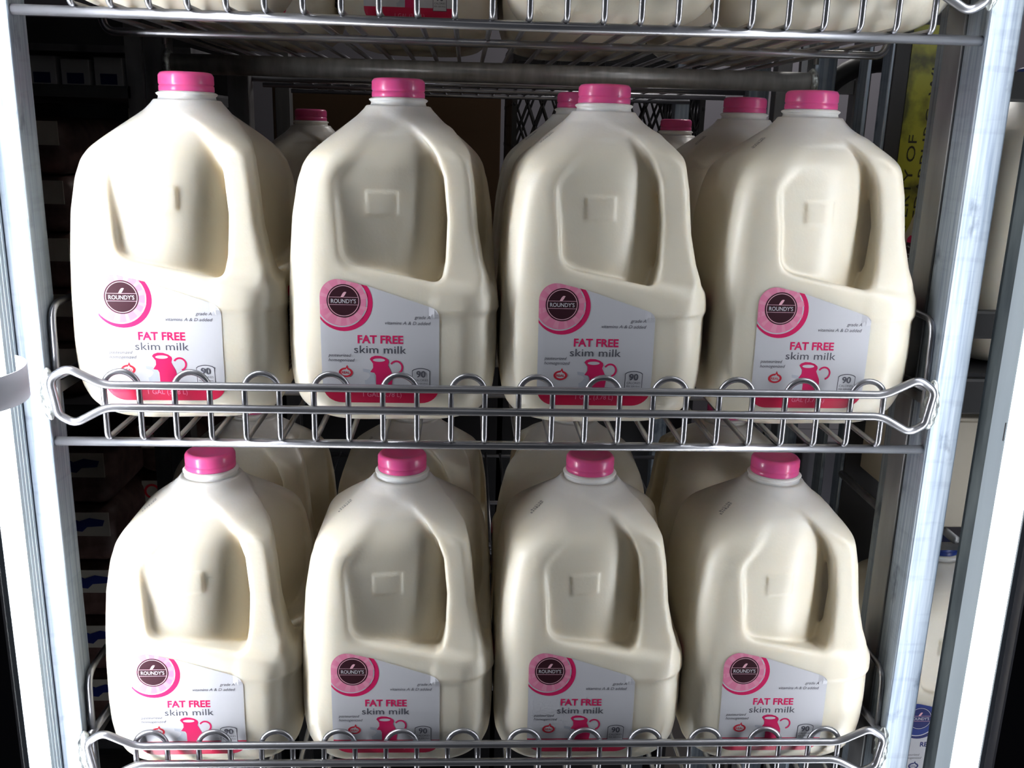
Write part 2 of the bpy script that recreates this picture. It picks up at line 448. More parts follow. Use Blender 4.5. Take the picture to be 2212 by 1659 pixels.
def make_label(kind):
    S = Sheet()
    main, acc, band, seal = (M_mag, M_pinkr, M_red, M_seal) if kind == 'pink' else (M_navy, M_blue, M_navy, M_navy)
    S.poly(OUT, M_lab, 0)
    bandp = clip_poly([(-.06, .0), (.05, .0), (.05, .0362), (-.06, .0362)], OUT)
    S.poly(bandp, band, 1)
    cx, cz = -.0350, .1000
    S.poly(clip_poly(circ(cx, cz - .0008, .0214), OUT), main, 1)
    S.poly(clip_poly(circ(cx - .0016, cz, .0193), OUT), M_lab, 2)
    S.poly(clip_poly(circ(cx - .0016, cz, .0183), OUT), acc, 3)
    if kind == 'pink':
        for i in range(0, 12, 1):
            a = math.radians(i * 30 + 8); b_ = math.radians(i * 30 + 8 + (9 if i % 2 else 14))
            w_ = clip_poly([(cx, cz), (cx + .018 * math.cos(a), cz + .018 * math.sin(a)), (cx + .018 * math.cos(b_), cz + .018 * math.sin(b_))], OUT)
            if len(w_) > 2: S.poly(w_, M_pinkm, 3.6)
    S.poly(circ(cx, cz + .0005, .0124), M_brown if kind == 'pink' else M_navy, 4.5)
    cz2 = cz + .0005
    S.ring(cx, cz2, .0110, .0115, M_pinkl if kind == 'pink' else M_lab, 5.5)
    for dz in (.0026, -.0030):
        hw = math.sqrt(.0110 ** 2 - dz ** 2); S.add([(cx - hw, cz2 + dz), (cx + hw, cz2 + dz), (cx + hw, cz2 + dz + .0003), (cx - hw, cz2 + dz + .0003)], [(0, 1, 2, 3)], M_pinkl, 5.5)
    S.text("ROUNDY'S", cx - .0092, cx + .0092, cz2 - .0016, cz2 + .0014, M_lab, 6, bold=.01)
    leaf = [(cx - .002 + .0042 * t, cz2 + .0030 + .0035 * t + s * .0016 * math.sin(math.pi * t)) for s, T in ((1, [i / 8 for i in range(9)]), (-1, [1 - i / 8 for i in range(1, 8)])) for t in T]
    S.poly(leaf, M_pinkl, 6, cell=.1)
    if kind == 'pink':
        S.text('FAT FREE', -.0251, .0089, .0690, .0749, main, 1.5, bold=.028)
        S.text('skim milk', -.0278, .0111, .0613, .0672, M_ink, 1.5, spacing=1.02)
    else:
        S.text('REDUCED FAT', -.031, .014, .0690, .0740, main, 1.5, bold=.028)
        S.text('milk', -.0180, .0011, .0613, .0672, M_ink, 1.5)
    S.text('grade A', .0172, .0290, .0879, .0904, M_ink, 1.5, shear=.25)
    S.text('vitamins A & D added', -.0046, .0293, .0834, .0859, M_ink, 1.5, shear=.25)
    S.text('pasteurized', -.0470, -.0300, .0583, .0607, M_ink, 1.5, shear=.25)
    S.text('homogenized', -.0470, -.0274, .0546, .0570, M_ink, 1.5, shear=.25)
    # seal
    sx, sz = -.0343, .0460
    S.poly([(sx + .0053 * math.cos(a), sz + .0038 * math.sin(a) + (.0022 if abs(a - math.pi * .45) < .15 else 0)) for a in [i * math.pi / 16 for i in range(32)]], seal, 1.5, cell=.1)
    S.poly([(sx + .0036 * math.cos(a), sz + .0024 * math.sin(a) + (.0012 if abs(a - math.pi * .45) < .15 else 0)) for a in [i * math.pi / 16 for i in range(32)]], M_lab, 2.2, cell=.1)
    S.text('REAL', sx - .0032, sx + .0032, sz - .0010, sz + .0009, seal, 3, bold=.02)
    # pitcher
    px = [(-.0163, .0567), (-.0150, .0583), (-.0120, .0594), (-.0080, .0592), (-.0045, .0580), (-.0022, .0562), (-.0018, .0545), (-.0026, .0520), (-.0012, .0490), (.0004, .0455),
          (.0008, .0420), (.0000, .0362), (-.0118, .0362), (-.0118, .0440), (-.0128, .0460), (-.0160, .0466), (-.0138, .0500), (-.0138, .0532)]
    S.poly(px, main, 1.5)
    S.poly([(-.0093 + .0046 * math.cos(a), .0560 + .0013 * math.sin(a)) for a in [i * math.pi / 12 for i in range(24)]], M_lab, 2.2, cell=.1)
    S.ring(.0036, .0506, .0040, .0054, main, 1.5, a0=-75, a1=150, sx=.95)
    S.poly([(-.0215, .0492), (-.0165, .0485), (-.0128, .0450), (-.0118, .0365), (-.0198, .0365)], M_lgrey, 1.3, cell=.1)
    # calories box
    bx0, bx1 = .0153, .0289
    ol = [(bx0, .0335), (bx1, .0335), (bx1, .0482)] + [(bx1 + (bx0 - bx1) * t, .0482 + .0021 * math.sin(math.pi * t) ** .6) for t in [i / 10 for i in range(1, 10)]] + [(bx0, .0482)]
    S.poly(ol, M_ink, 2.5, cell=.1)
    c_ = ((bx0 + bx1) / 2, .041)
    S.poly([(c_[0] + (p[0] - c_[0]) * .93, c_[1] + (p[1] - c_[1]) * .93) for p in ol], M_lab, 3.2, cell=.1)
    S.text('90', .0186, .0256, .0430, .0480, M_ink, 4, bold=.02)
    S.text('CALORIES', .0168, .0276, .0398, .0416, M_ink, 4)
    S.text('PER SERVING', .0168, .0276, .0372, .0386, M_ink, 4)
    S.text('1 GAL (3.78 L)', -.0218, .0072, .0266, .0306, M_pinkr if kind == 'pink' else M_lgrey, 2)
    v = np.array(S.v); o = np.stack([v[:, 0], np.full(len(v), -.10), v[:, 1]], 1)
    p = march(o, np.tile([0, 1., 0], (len(v), 1)))
    p[:, 1] -= .0003 + .00007 * np.array(S.lay)
    me = bpy.data.meshes.new('label'); me.from_pydata([tuple(q) for q in p], [], S.f)
    for m_ in S.mats: me.materials.append(m_)
    me.polygons.foreach_set('material_index', np.array(S.mi, np.int32)); me.update()
    bm = bmesh.new(); bm.from_mesh(me)
    for f in bm.faces:
        if f.normal.y > 0: f.normal_flip()
    bm.to_mesh(me); bm.free()
    return me
LAB = make_label('pink'); LABB = make_label('blue')
def make_side_label():
    S = Sheet()
    S.poly([(-.050, .038), (-.022, .038), (-.022, .098), (-.050, .098)], M_brown, 0)
    S.poly([(-.050, .098), (-.022, .098), (-.022, .102), (-.026, .105), (-.046, .105), (-.050, .102)], M_mag, 0)
    for i in range(14):
        z = .094 - i * .0040
        S.add([(-.047, z), (-.025 - (i * 7 % 5) * .002, z), (-.025 - (i * 7 % 5) * .002, z + .0008), (-.047, z + .0008)], [(0, 1, 2, 3)], M_lgrey, 1)
    v = np.array(S.v); o = np.stack([np.full(len(v), .10), v[:, 0], v[:, 1]], 1)
    p = march(o, np.tile([-1., 0, 0], (len(v), 1))); p[:, 0] += .0003 + .00007 * np.array(S.lay)
    me = bpy.data.meshes.new('nutrition_label'); me.from_pydata([tuple(q) for q in p], [], S.f)
    for m_ in S.mats: me.materials.append(m_)
    me.polygons.foreach_set('material_index', np.array(S.mi, np.int32)); me.update(); return me
SLAB = make_side_label()
def make_stamp():
    # two rows of dotted ink characters on the left shoulder
    rnd = random.Random(3); V, Fc = [], []
    n0 = np.array([-.62, -.35, .70]); n0 /= np.linalg.norm(n0)
    c = np.array([-.047, -.024, .224])
    t1 = np.cross([0, 0, 1.], n0); t1 /= np.linalg.norm(t1); t2 = np.cross(n0, t1)
    e1 = t2; e2 = -t1       # characters run down the slope
    for row in range(2):
        for ch in range(7 - row):
            for a in range(3):
                for b_ in range(5):
                    if rnd.random() < .38: continue
                    q = c - e1 * (ch * .0021 - .006 + a * .00055) + e2 * (row * .0036 + b_ * .00058)
                    n = len(V)
                    for dx, dy in ((-1, -1), (1, -1), (1, 1), (-1, 1)): V.append(q + e1 * dx * .00024 + e2 * dy * .00024 + n0 * .02)
                    Fc.append((n, n + 1, n + 2, n + 3))
    V = np.array(V); p = march(V, np.tile(-n0, (len(V), 1))) + n0 * .0003
    me = bpy.data.meshes.new('date_stamp'); me.from_pydata([tuple(q) for q in p], [], Fc); me.materials.append(M_stamp); me.update(); return me
STAMP = make_stamp()
nv, nf = lathe([(.0200, .2385), (.0230, .2395), (.0234, .2405), (.0222, .2412), (.0215, .2425), (.0213, .2440), (.0226, .2450), (.0230, .2460), (.0216, .2468), (.0190, .2480), (.0188, .2560), (.0150, .2565)], 64)
NECK = mesh_obj('neck', nv, nf, M_neck, smooth=True).data
cv, cf = lathe([(.0150, .2475), (.0203, .2475), (.0206, .2482), (.0205, .2515), (.0200, .2518), (.0200, .2522), (.0203, .2526), (.0202, .2535), (.0201, .2590), (.0197, .2604), (.0188, .2614), (.0172, .2618), (.0160, .2614), (.008, .2613)], 160, rib=(7, 8, .0004))
CAPM = mesh_obj('cap', cv, cf, M_cap, smooth=True).data
CAPB = CAPM.copy(); CAPB.materials.clear(); CAPB.materials.append(M_blue)
for o in list(COL.objects):
    if o.name in ('neck', 'cap'): bpy.data.objects.remove(o)
def jug_proto(loc, label, group, kind='pink', rz=0):
    r = empty('milk_jug', loc, label, 'milk jug', group, rz)
    parts = [('jug_body', BODY), ('neck', NECK), ('cap', CAPM if kind == 'pink' else CAPB), ('front_label', LAB if kind == 'pink' else LABB), ('nutrition_label', SLAB), ('date_stamp', STAMP)]
    kids[r.name] = [link(bpy.data.objects.new(n, m_), r) for n, m_ in parts]
    return r
S_ = .3026
ZJ = .0036          # top of the floor wires
R = math.radians
G_MF = 'front row of milk jugs on the middle shelf'; G_BF = 'front row of milk jugs on the bottom shelf'
J = jug_proto((-.245, .0925, ZJ), 'pink-capped skim milk jug at left end of the middle shelf, beside the bright strip', G_MF, rz=R(1))
for x, y, z, rz, lab, g in [
    (-.0825, .0925, ZJ, R(-.5), 'pink-capped skim milk jug on middle shelf, front row, second from the left', G_MF),
    (.079, .0925, ZJ, R(0), 'pink-capped skim milk jug on middle shelf, front row, third from the left', G_MF),
    (.245, .0925, ZJ, R(0), 'pink-capped skim milk jug at right end of the middle shelf, front row', G_MF),
    (-.2410, .083, -S_ + ZJ, R(1), 'pink-capped skim milk jug at left end of the bottom shelf, front row', G_BF),
    (-.0800, .083, -S_ + ZJ, R(-.5), 'pink-capped skim milk jug on bottom shelf, front row, second from the left', G_BF),
    (.0808, .083, -S_ + ZJ, R(-.5), 'pink-capped skim milk jug on bottom shelf, front row, third from the left', G_BF),
    (.2425, .083, -S_ + ZJ, R(-.5), 'pink-capped skim milk jug at right end of the bottom shelf, front row', G_BF),
    (.0780, .262, ZJ, R(0), 'middle-shelf milk jug behind the third front jug, only cap edge and shoulder showing', 'back row of milk jugs on the middle shelf'),
    (.240, .262, ZJ, R(0), 'middle-shelf milk jug behind the rightmost front jug, pink cap before grey posts', 'back row of milk jugs on the middle shelf'),
    (-.2425, .252, -S_ + ZJ, R(1), 'shaded bottom-shelf milk jug behind the leftmost front jug, its handle showing', 'back row of milk jugs on the bottom shelf'),
    (-.0785, .252, -S_ + ZJ, R(0), 'shaded bottom-shelf milk jug behind the second front jug from the left', 'back row of milk jugs on the bottom shelf'),
    (.083, .252, -S_ + ZJ, R(178), 'shaded bottom-shelf milk jug behind the third front jug from the left', 'back row of milk jugs on the bottom shelf'),
    (.2460, .252, -S_ + ZJ, R(181), 'bottom-shelf milk jug behind the rightmost front jug, cap seen through the wires above', 'back row of milk jugs on the bottom shelf'),
    (-.243, .090, S_ + ZJ, R(182), 'glaring white jug base at the left end of the top shelf', 'front row of milk jugs on the top shelf'),
    (.076, .090, S_ + ZJ, R(178), 'plain jug base on top shelf, right of centre, showing no label', 'front row of milk jugs on the top shelf'),
    (.245, .090, S_ + ZJ, R(181), 'plain jug base on top shelf at the right end, beside the aluminium post', 'front row of milk jugs on the top shelf'),
    (-.2410, .390, S_ + ZJ, R(0), 'jug set back on top shelf behind the leftmost base, red label corner showing', 'back row of milk jugs on the top shelf'),
    (-.0790, .390, S_ + ZJ, R(0), 'jug set back on top shelf with red label band and 90 calorie box showing', 'back row of milk jugs on the top shelf'),
    (.2455, .390, S_ + ZJ, R(179), 'top-shelf jug behind the rightmost base, seen through shelf wires', 'back row of milk jugs on the top shelf'),
    (.0830, .390, S_ + ZJ, R(181), 'top-shelf jug behind the plain base right of centre, seen through shelf wires', 'back row of milk jugs on the top shelf'),
    (-.232, .612, -.013, R(0), 'very dark milk jug with dim red cap in front of brown cardboard', 'milk jugs on the cart behind'),
    (.249, .612, -.013, R(0), 'distant milk jug with dim pink cap beside the black crate', 'milk jugs on the cart behind'),
]:
    dup(J, (x, y, z), rz, lab, g)

# ---------------------------------------------------------------- the milk cart
cart = empty('milk_cart', (0, 0, -1.1), 'aluminium and wire milk cart holding the three shelves of pink-capped jugs', 'cart')
def cpart(name, bm, m, smooth=False, parent=None):
    bm.transform(Matrix.Translation((0, 0, 1.1))) if parent is None else None
    return bm_obj(name, bm, m, parent or cart, smooth)
def post(x0, x1, y0, y1, name='post', m=M_alu, z0=-1.1, z1=.75):
    bm = bmesh.new(); box(bm, x0, x1, y0, y1, z0, z1, .0013, 2)
    return cpart(name, bm, m)
post(-.357, -.333, .0, .028); post(.331, .3555, .0, .0300)
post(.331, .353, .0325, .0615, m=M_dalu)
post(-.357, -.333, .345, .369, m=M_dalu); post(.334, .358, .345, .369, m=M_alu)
WR, RR_ = .0022, .0031
xs = [(i - 11.5) * .0254 for i in range(24)]
Z1, Z2 = .0425, .0255
def make_shelf(zs, first=None):
    T = Matrix.Translation((0, 0, zs + 1.1))
    def P_(name, bm, m, par, sm=True):
        bm.transform(T); return bm_obj(name, bm, m, par, sm)
    bm = bmesh.new()
    tube(bm, [(-.334, .0062, -.0045), (.333, .0062, -.0045)], .0035)
    s = P_('wire_shelf', bm, M_wire, cart)
    bm = bmesh.new(); tube(bm, [(-.30, .488, -.0050), (.30, .488, -.0050)], .0030); P_('rear_bar', bm, M_wire, s)
    # U rod under the floor that rises at both sides
    bm = bmesh.new()
    tube(bm, fillet([(-.3295, .006, .045), (-.3295, .150, .036), (-.3293, .1505, .020), (-.323, .1505, -.0045), (.323, .1505, -.0045), (.3293, .1505, .020), (.3295, .150, .036), (.3295, .006, .045)], [.004, .004, .004, .010, .010, .004, .004, .004]), .0033)
    P_('support_rod', bm, M_wire, s)
    for sx in (-1, 1):
        bm = bmesh.new(); X = sx * .3298
        tube(bm, fillet([(X, .010, .020), (X, .014, .097), (X, .33, .100), (X, .33, .0)], .014), .0026)
        P_('side_guard', bm, M_wire, s)
    for sx in (-1, 1):
        bm = bmesh.new(); X = sx * .3315
        box(bm, X - .0012, X + .0012, .0, .34, .030, .039)
        P_('side_bar', bm, M_wire, s, False)
    yr = -.0053
    pts = []
    e, b_ = .322, .290
    loop = [(0, Z1), (-b_, Z1), (-.315, Z1 + .0125), (-e - .006, Z1 + .004), (-e - .002, Z2 - .006), (-.313, Z2 - .0125), (-b_, Z2), (0, Z2), (b_, Z2), (.313, Z2 - .0125), (e + .002, Z2 - .006), (e + .006, Z1 + .004), (.315, Z1 + .0125), (b_, Z1), (0, Z1)]
    pts = fillet([(x, yr, z) for x, z in loop], [.01, .03, .010, .009, .008, .010, .03, .01, .03, .010, .008, .009, .010, .03, .01], 8)
    bm = bmesh.new(); tube(bm, pts, RR_, 14, closed=True)
    g = P_('guard_rail', bm, M_wire, s)
    for k in range(12):
        xa, xb = xs[2 * k], xs[2 * k + 1]
        za = Z1 - .0035
        p = [(xa, .490, 0), (xa, 0.0, 0), (xa, 0, za)]
        left = fillet(p, .0055, 6)
        ar = [(xa + .0127 * (1 - math.cos(t)), .0, za + .0127 * math.sin(t)) for t in [math.pi * i / 14 for i in range(1, 14)]]
        right = [Vector((xb + (xa - q.x), q.y, q.z)) for q in left][::-1]
        bm = bmesh.new(); tube(bm, left + [Vector(a) for a in ar] + right, WR, 10)
        P_('floor_wire', bm, M_wire, s)
    for sx, X in ((-1, -.3325), (1, .3305)):
        bm = bmesh.new(); bmesh.ops.create_icosphere(bm, subdivisions=4, radius=1)
        rnd = random.Random(int(zs * 100) + sx)
        ph = [rnd.random() * 6 for _ in range(4)]
        for v in bm.verts:
            n = v.co.copy()
            k = 1 + .10 * math.sin(n.z * 16 + ph[0]) + .06 * math.sin(n.x * 11 + n.z * 7 + ph[1])
            v.co = Vector((X - sx * .0012 + n.x * .0055 * k, -.0010 + n.y * .0048 * k, (Z1 + Z2) / 2 + n.z * .0200))
        P_('weld_bead', bm, M_weld, g)
    # rear cross pipe with flanged ends
    bm = bmesh.new(); tube(bm, [(-.334, .345, -.017), (.335, .345, -.017)], .0100, 24)
    cp = P_('cross_pipe', bm, M_pipe, cart)
    for X in (-.3315, .3325):
        bm = bmesh.new(); tube(bm, [(X - .0035, .345, -.017), (X - .001, .345, -.017), (X + .001, .345, -.017), (X + .0035, .345, -.017)], [.0115, .0140, .0140, .0115], 20)
        P_('weld_collar', bm, M_weld, cp)
    return s
for z in (0, -S_, S_): make_shelf(z)

# ---------------------------------------------------------------- door frame and light strips
def strip(name, x, y0, y1, sgn, m, label, z0=-.95, z1=.75, bulge=.008):
    # half-round ribbed diffuser facing the shelves
    n = 14; prof = []
    for i in range(n + 1):
        a = math.pi * i / n
        rib = .0005 if (i % 2 and (i < 4 or i > 10)) else 0
        prof.append((x + sgn * (bulge * math.sin(a) + rib), (y0 + y1) / 2 - (y1 - y0) / 2 * math.cos(a)))
    r = empty(name, (x, (y0 + y1) / 2, z0), label, 'light strip')
    V = [(p[0] - x, p[1] - (y0 + y1) / 2, 0) for p in prof] + [(p[0] - x, p[1] - (y0 + y1) / 2, z1 - z0) for p in prof]
    k = len(prof); Fc = [(i, i + 1, k + i + 1, k + i) for i in range(k - 1)] + [(k - 1, 0, k, 2 * k - 1), tuple(range(k))[::-1], tuple(range(k, 2 * k))]
    d = mesh_obj('diffuser', V, Fc, m, r)
    bm = bmesh.new()
    for yy in ((y0 - y1) / 2 - .0010, (y1 - y0) / 2 + .0010):
        box(bm, min(0, sgn * .0035), max(0, sgn * .0035), yy - .0009, yy + .0009, 0, z1 - z0)
    bm_obj('clip_rail', bm, M_mull2, r)
    return r
strip('light_strip', -.3520, -.056, -.026, 1, M_strip, 'glaring white vertical light strip down the left edge of the door opening')
strip('light_strip', .370, -.078, -.043, -1, M_strip2, 'white vertical light strip on the right door frame, in front of the grey metal', bulge=.004)
strip('light_strip', .62, -.036, -.004, 1, M_strip2, 'added unseen light strip behind the black door frame at right, lighting the neighbouring jugs')  # extra strip out of view, put in to light the neighbouring cart's jugs
bm = bmesh.new(); box(bm, -.60, -.3522, -.060, -.024, -1.1, .9, .001, 1)
struct(bm_obj('trim_1', bm, M_black))
bm = bmesh.new(); box(bm, .3702, .60, -.090, -.0415, -1.1, .9, .001, 1)
struct(bm_obj('trim_2', bm, M_black))
bm = bmesh.new(); box(bm, .3690, .40, -.0415, -.017, -1.1, .9, .0008, 2)
struct(bm_obj('trim_3', bm, M_mull2))
bm = bmesh.new(); box(bm, .3715, .40, -.0168, .0050, -1.1, .9, .0008, 2)
struct(bm_obj('trim_4', bm, M_mull))
# small clip on the right frame
bm = bmesh.new(); box(bm, .3668, .3690, -.0425, -.0385, .018, .032, .0004, 1)
tag(bm_obj('frame_clip', bm, M_dark), 'small dark clip on the grey door frame at the right edge', 'clip')
# curled paper tag on the left strip
V, Fc = [], []; n = 24
for k in range(n + 1):
    a = -math.pi * .62 + math.pi * 1.05 * k / n
    for z in (.0495, .0715):
        V.append((-.334 + .0200 * math.cos(a) + .0, -.074 + .026 * math.sin(a), z + .006 * (k / n - .5) * 1.0))
for k in range(n): Fc.append((2 * k, 2 * k + 2, 2 * k + 3, 2 * k + 1))
tg = empty('paper_tag', (0, 0, 0), 'curled grey paper tag clipped round the left light strip', 'tag')
sh = mesh_obj('tag_sheet', V, Fc, M_tag, tg, smooth=True)
so = sh.modifiers.new('s', 'SOLIDIFY'); so.thickness = .0006
# ---------------------------------------------------------------- cooler room
def slab(name, x0, x1, y0, y1, z0, z1, m):
    bm = bmesh.new(); box(bm, x0, x1, y0, y1, z0, z1); return struct(bm_obj(name, bm, m))
slab('wall_back', -2.1, 2.1, 1.7, 1.76, -1.1, 1.2, M_wall)
slab('wall_left', -2.16, -2.1, -.03, 1.7, -1.1, 1.2, M_wall)
slab('wall_right', 2.1, 2.16, -.03, 1.7, -1.1, 1.2, M_wall)
slab('ceiling', -2.1, 2.1, -.03, 1.7, 1.2, 1.25, M_wall)
slab('floor', -2.1, 2.1, -2.4, 1.7, -1.16, -1.1, M_floor)
bm = bmesh.new(); box(bm, -.375, -.3505, -.0235, -.0015, -1.1, .9, .0008, 2)
for k in range(4): box(bm, -.3507, -.3500, -.021 + k * .005, -.0195 + k * .005, -1.1, .9)
struct(bm_obj('trim_8', bm, M_mull2))
slab('trim_5', -2.1, -.60, -.060, -.024, -1.1, 1.2, M_black)
slab('trim_6', .60, 2.1, -.090, -.042, -1.1, 1.2, M_black)
slab('trim_7', -.60, .60, -.090, -.042, .9, 1.2, M_black)

# ---------------------------------------------------------------- cart behind
rear = empty('rear_cart', (0, .52, -1.1), 'dark metal cart standing behind the jug cart, seen between the caps', 'cart')
def rpart(name, bm, m, sm=False):
    bm.transform(Matrix.Translation((0, -.52, 1.1))); return bm_obj(name, bm, m, rear, sm)
for x0, x1, y in ((-.311, -.286, .50), (.311, .336, .50), (-.34, -.316, .94), (.316, .34, .94)):
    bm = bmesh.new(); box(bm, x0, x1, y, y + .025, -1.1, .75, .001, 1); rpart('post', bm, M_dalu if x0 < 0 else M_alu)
for z in (-.0205, .285, -.33):
    bm = bmesh.new()
    for i in range(22): tube(bm, [(-.27 + i * .0257, .52, z), (-.27 + i * .0257, .92, z)], .0022, 8)
    for yy in (.52, .70, .92): tube(bm, [(-.31, yy, z - .004), (.335, yy, z - .004)], .0035, 8)
    rpart('wire_shelf', bm, M_wire, True)
def crate(name, x0, x1, y0, y1, z0, z1, label, group=None):
    r = empty(name, ((x0 + x1) / 2, (y0 + y1) / 2, z0), label, 'crate', group)
    W, D, H = (x1 - x0) / 2, (y1 - y0) / 2, z1 - z0
    for side in range(4):
        bm = bmesh.new(); L_ = W if side % 2 == 0 else D; off = D if side % 2 == 0 else W; t = .006
        box(bm, -L_, L_, off - t, off, 0, .03); box(bm, -L_, L_, off - t, off, H - .035, H); box(bm, -L_, L_, off - t - .002, off + .002, H - .010, H - .004)
        n = max(3, int(2 * L_ / .024)); zs0, zs1 = .03, H - .035
        for k in range(-3, n + 1):
            for sgn in (1, -1):
                a = -L_ + (k if sgn > 0 else k + 3) * 2 * L_ / n; b2 = a + sgn * 3 * 2 * L_ / n
                # clip diagonal bars to the panel
                pa, pb = Vector((a, off - t / 2, zs0)), Vector((b2, off - t / 2, zs1))
                lo, hi = 0., 1.
                dx = pb.x - pa.x
                for lim, s in ((-L_, 1), (L_, -1)):
                    fa = (pa.x - lim) * s; fb = (pb.x - lim) * s
                    if fa < 0 and fb < 0: lo = 2
                    elif fa < 0: lo = max(lo, fa / (fa - fb))
                    elif fb < 0: hi = min(hi, fa / (fa - fb))
                if lo < hi - .02: tube(bm, [pa.lerp(pb, lo), pa.lerp(pb, hi)], .0024, 6)
        for xx in (-L_ + .004, L_ - .004): box(bm, xx - .004, xx + .004, off - t, off + .001, 0, H)
        bm.transform(Matrix.Rotation(side * math.pi / 2 + math.pi, 4, 'Z'))
        bm_obj('crate_side', bm, M_blackp, r)
    bm = bmesh.new(); box(bm, -W, W, -D, D, 0, .005); bm_obj('crate_bottom', bm, M_blackp, r)
    return r
crate('milk_crate', .05, .385, 1.02, 1.35, .10, .38, 'black plastic lattice crate behind the third and fourth caps of the middle shelf')
def cart_box(name, x0, x1, y0, y1, z0, z1, m, label, cat='box', group=None, tape=None):
    r = empty(name, ((x0 + x1) / 2, (y0 + y1) / 2, z0), label, cat, group)
    W, D, H = (x1 - x0) / 2, (y1 - y0) / 2, z1 - z0
    bm = bmesh.new(); box(bm, -W, W, -D, D, 0, H - .003, .0015, 1); bm_obj('box_body', bm, m, r)
    for s in (-1, 1):
        bm = bmesh.new(); box(bm, -W, W, min(s * .001, s * D), max(s * .001, s * D), H - .003, H, .0008, 1); bm_obj('flap', bm, m, r)
    return r
cart_box('cardboard_box', -.36, .03, 1.02, 1.35, -.12, .315, M_card, 'large dark brown cardboard box behind the second jug cap')
# stand that carries crate and box
bm = bmesh.new()
for z in (-.126, .094):
    pass
st = empty('stock_table', (0, 1.19, -1.1), 'dark low table behind the carts carrying box and crate', 'table')
bm = bmesh.new(); box(bm, -.40, .035, 1.00 - 1.19, 1.37 - 1.19, 0, .98); bm_obj('lower_block', bm, M_dark, st)
bm = bmesh.new(); box(bm, .045, .40, 1.00 - 1.19, 1.37 - 1.19, 0, 1.20); bm_obj('upper_block', bm, M_dark, st)

# ---------------------------------------------------------------- right side: taped post, rails, hose, neighbouring cart
tp = empty('side_post', (.428, .29, -1.1), 'dark steel post with yellow property tape right of the rightmost jug', 'post')
bm = bmesh.new(); box(bm, -.034, .03, 0, .020, 0, 1.85, .001, 1); bm_obj('post_body', bm, M_dark, tp)
bm = bmesh.new(); box(bm, -.0375, -.0342, .0, .020, 0, 1.85, .0008, 1); bm_obj('edge_strip', bm, M_alu, tp)
bm = bmesh.new(); box(bm, -.018, .028, -.0008, -.0002, 1.16, 1.44); tape = bm_obj('yellow_tape', bm, M_yel, tp)
for s, x0, z0, z1 in (('PROPERTY OF', -.001, 1.20, 1.335), ('CEDARBURG, WI', .0135, 1.235, 1.40)):
    v, f = text_geo(s, z0, z1, 0, .0090)
    mesh_obj('tape_lettering', [(x0 - q[1] * 1.0, -.0011, q[0]) for q in v], [t for t in f], M_tink, tape)
bm = bmesh.new(); box(bm, .60, .625, .90, .925, -1.1, .75, .001, 1); box(bm, .47, .494, .90, .925, -1.1, .75, .001, 1)
for z in (.30, .19, -.12, -.42): box(bm, .4945, .5995, .905, .92, z, z + .022)
tag(bm_obj('metal_rack', bm, M_dalu), 'dim grey metal rack frame far behind the right end, in front of the pale wall', 'rack')
bm = bmesh.new()
tube(bm, [(.64 + .115 * math.cos(t), .880 + .003 * math.sin(t * 2), .255 + .095 * math.sin(t)) for t in [2 * math.pi * i / 40 for i in range(40)]], .016, 14, closed=True)
tag(bm_obj('rubber_hose', bm, M_blackp, None, True), 'coiled black rubber hose hanging behind the right end of the shelves', 'hose')
cart_box('white_carton', .465, .56, .60, .72, -.40, -.195, M_wall, 'dim pale carton low behind the rightmost bottom jug cap')
bm = bmesh.new(); box(bm, .45, .60, .58, .75, -1.1, -.402); tag(bm_obj('dark_stand', bm, M_dark), 'dark stand under the dim pale carton behind the right end', 'stand')
for i, (x, y) in enumerate(((.362, .115), (.372, .30))):
    bm = bmesh.new(); box(bm, x, x + .004, y, y + .022, -1.1, .75, .0006, 1)
    tag(bm_obj('thin_upright', bm, M_alu), ['thin bright metal upright just right of the rightmost jugs', 'thin metal upright deeper in the gap beside the rightmost jugs'][i], 'upright')
NB = 'blue-labelled milk jugs on the neighbouring cart'
JB = jug_proto((.462, .197, -.4235), 'blue-labelled milk jug low in the gap beside the right door frame', NB, 'blue')
dup(JB, (.490, .195, .034), R(180), 'milk jug with plain back high in the gap between post and right door frame', NB)
dup(JB, (.575, .440, .034), R(180), 'milk jug deeper in the upper right gap, behind the plain-backed one', NB)
nb = empty('neighbouring_cart', (.60, .10, -1.1), 'dark neighbouring cart seen in the gap left of the right light strip', 'cart')
def npart(name, bm, m, sm=False):
    bm.transform(Matrix.Translation((-.60, -.10, 1.1))); return bm_obj(name, bm, m, nb, sm)
for z0, z1 in ((.066, .090), (-.002, .030), (.262, .285)):
    bm = bmesh.new(); box(bm, .385, .86, .095, .107, z0, z1, .002, 1); npart('front_band', bm, M_blackp)
bm = bmesh.new(); box(bm, .385, .86, .11, .285, .0265, .032); box(bm, .49, .86, .285, .53, .0265, .032); npart('shelf_plate', bm, M_dark)
bm = bmesh.new(); box(bm, .375, .86, .11, .285, -.432, -.426); npart('shelf_plate', bm, M_dark)
for k in range(10):
    bm = bmesh.new(); tube(bm, [(.39 + k * .04, .11, -.128), (.39 + k * .04, .285, -.128)], .004, 8); npart('shelf_wire', bm, M_dalu, True)
bm = bmesh.new(); tube(bm, [(.385, .112, -.135), (.86, .112, -.135)], .004, 8); npart('shelf_wire', bm, M_dalu, True)
bm = bmesh.new(); box(bm, .84, .86, .54, .55, -1.1, .75); npart('post', bm, M_dalu)
bm = bmesh.new(); box(bm, .386, .398, .54, .55, -1.1, .75); npart('post', bm, M_dalu)
cart_box('cream_box', .412, .57, .125, .30, -.122, -.014, M_tan, 'plain cream carton in the gap between post and right door frame')

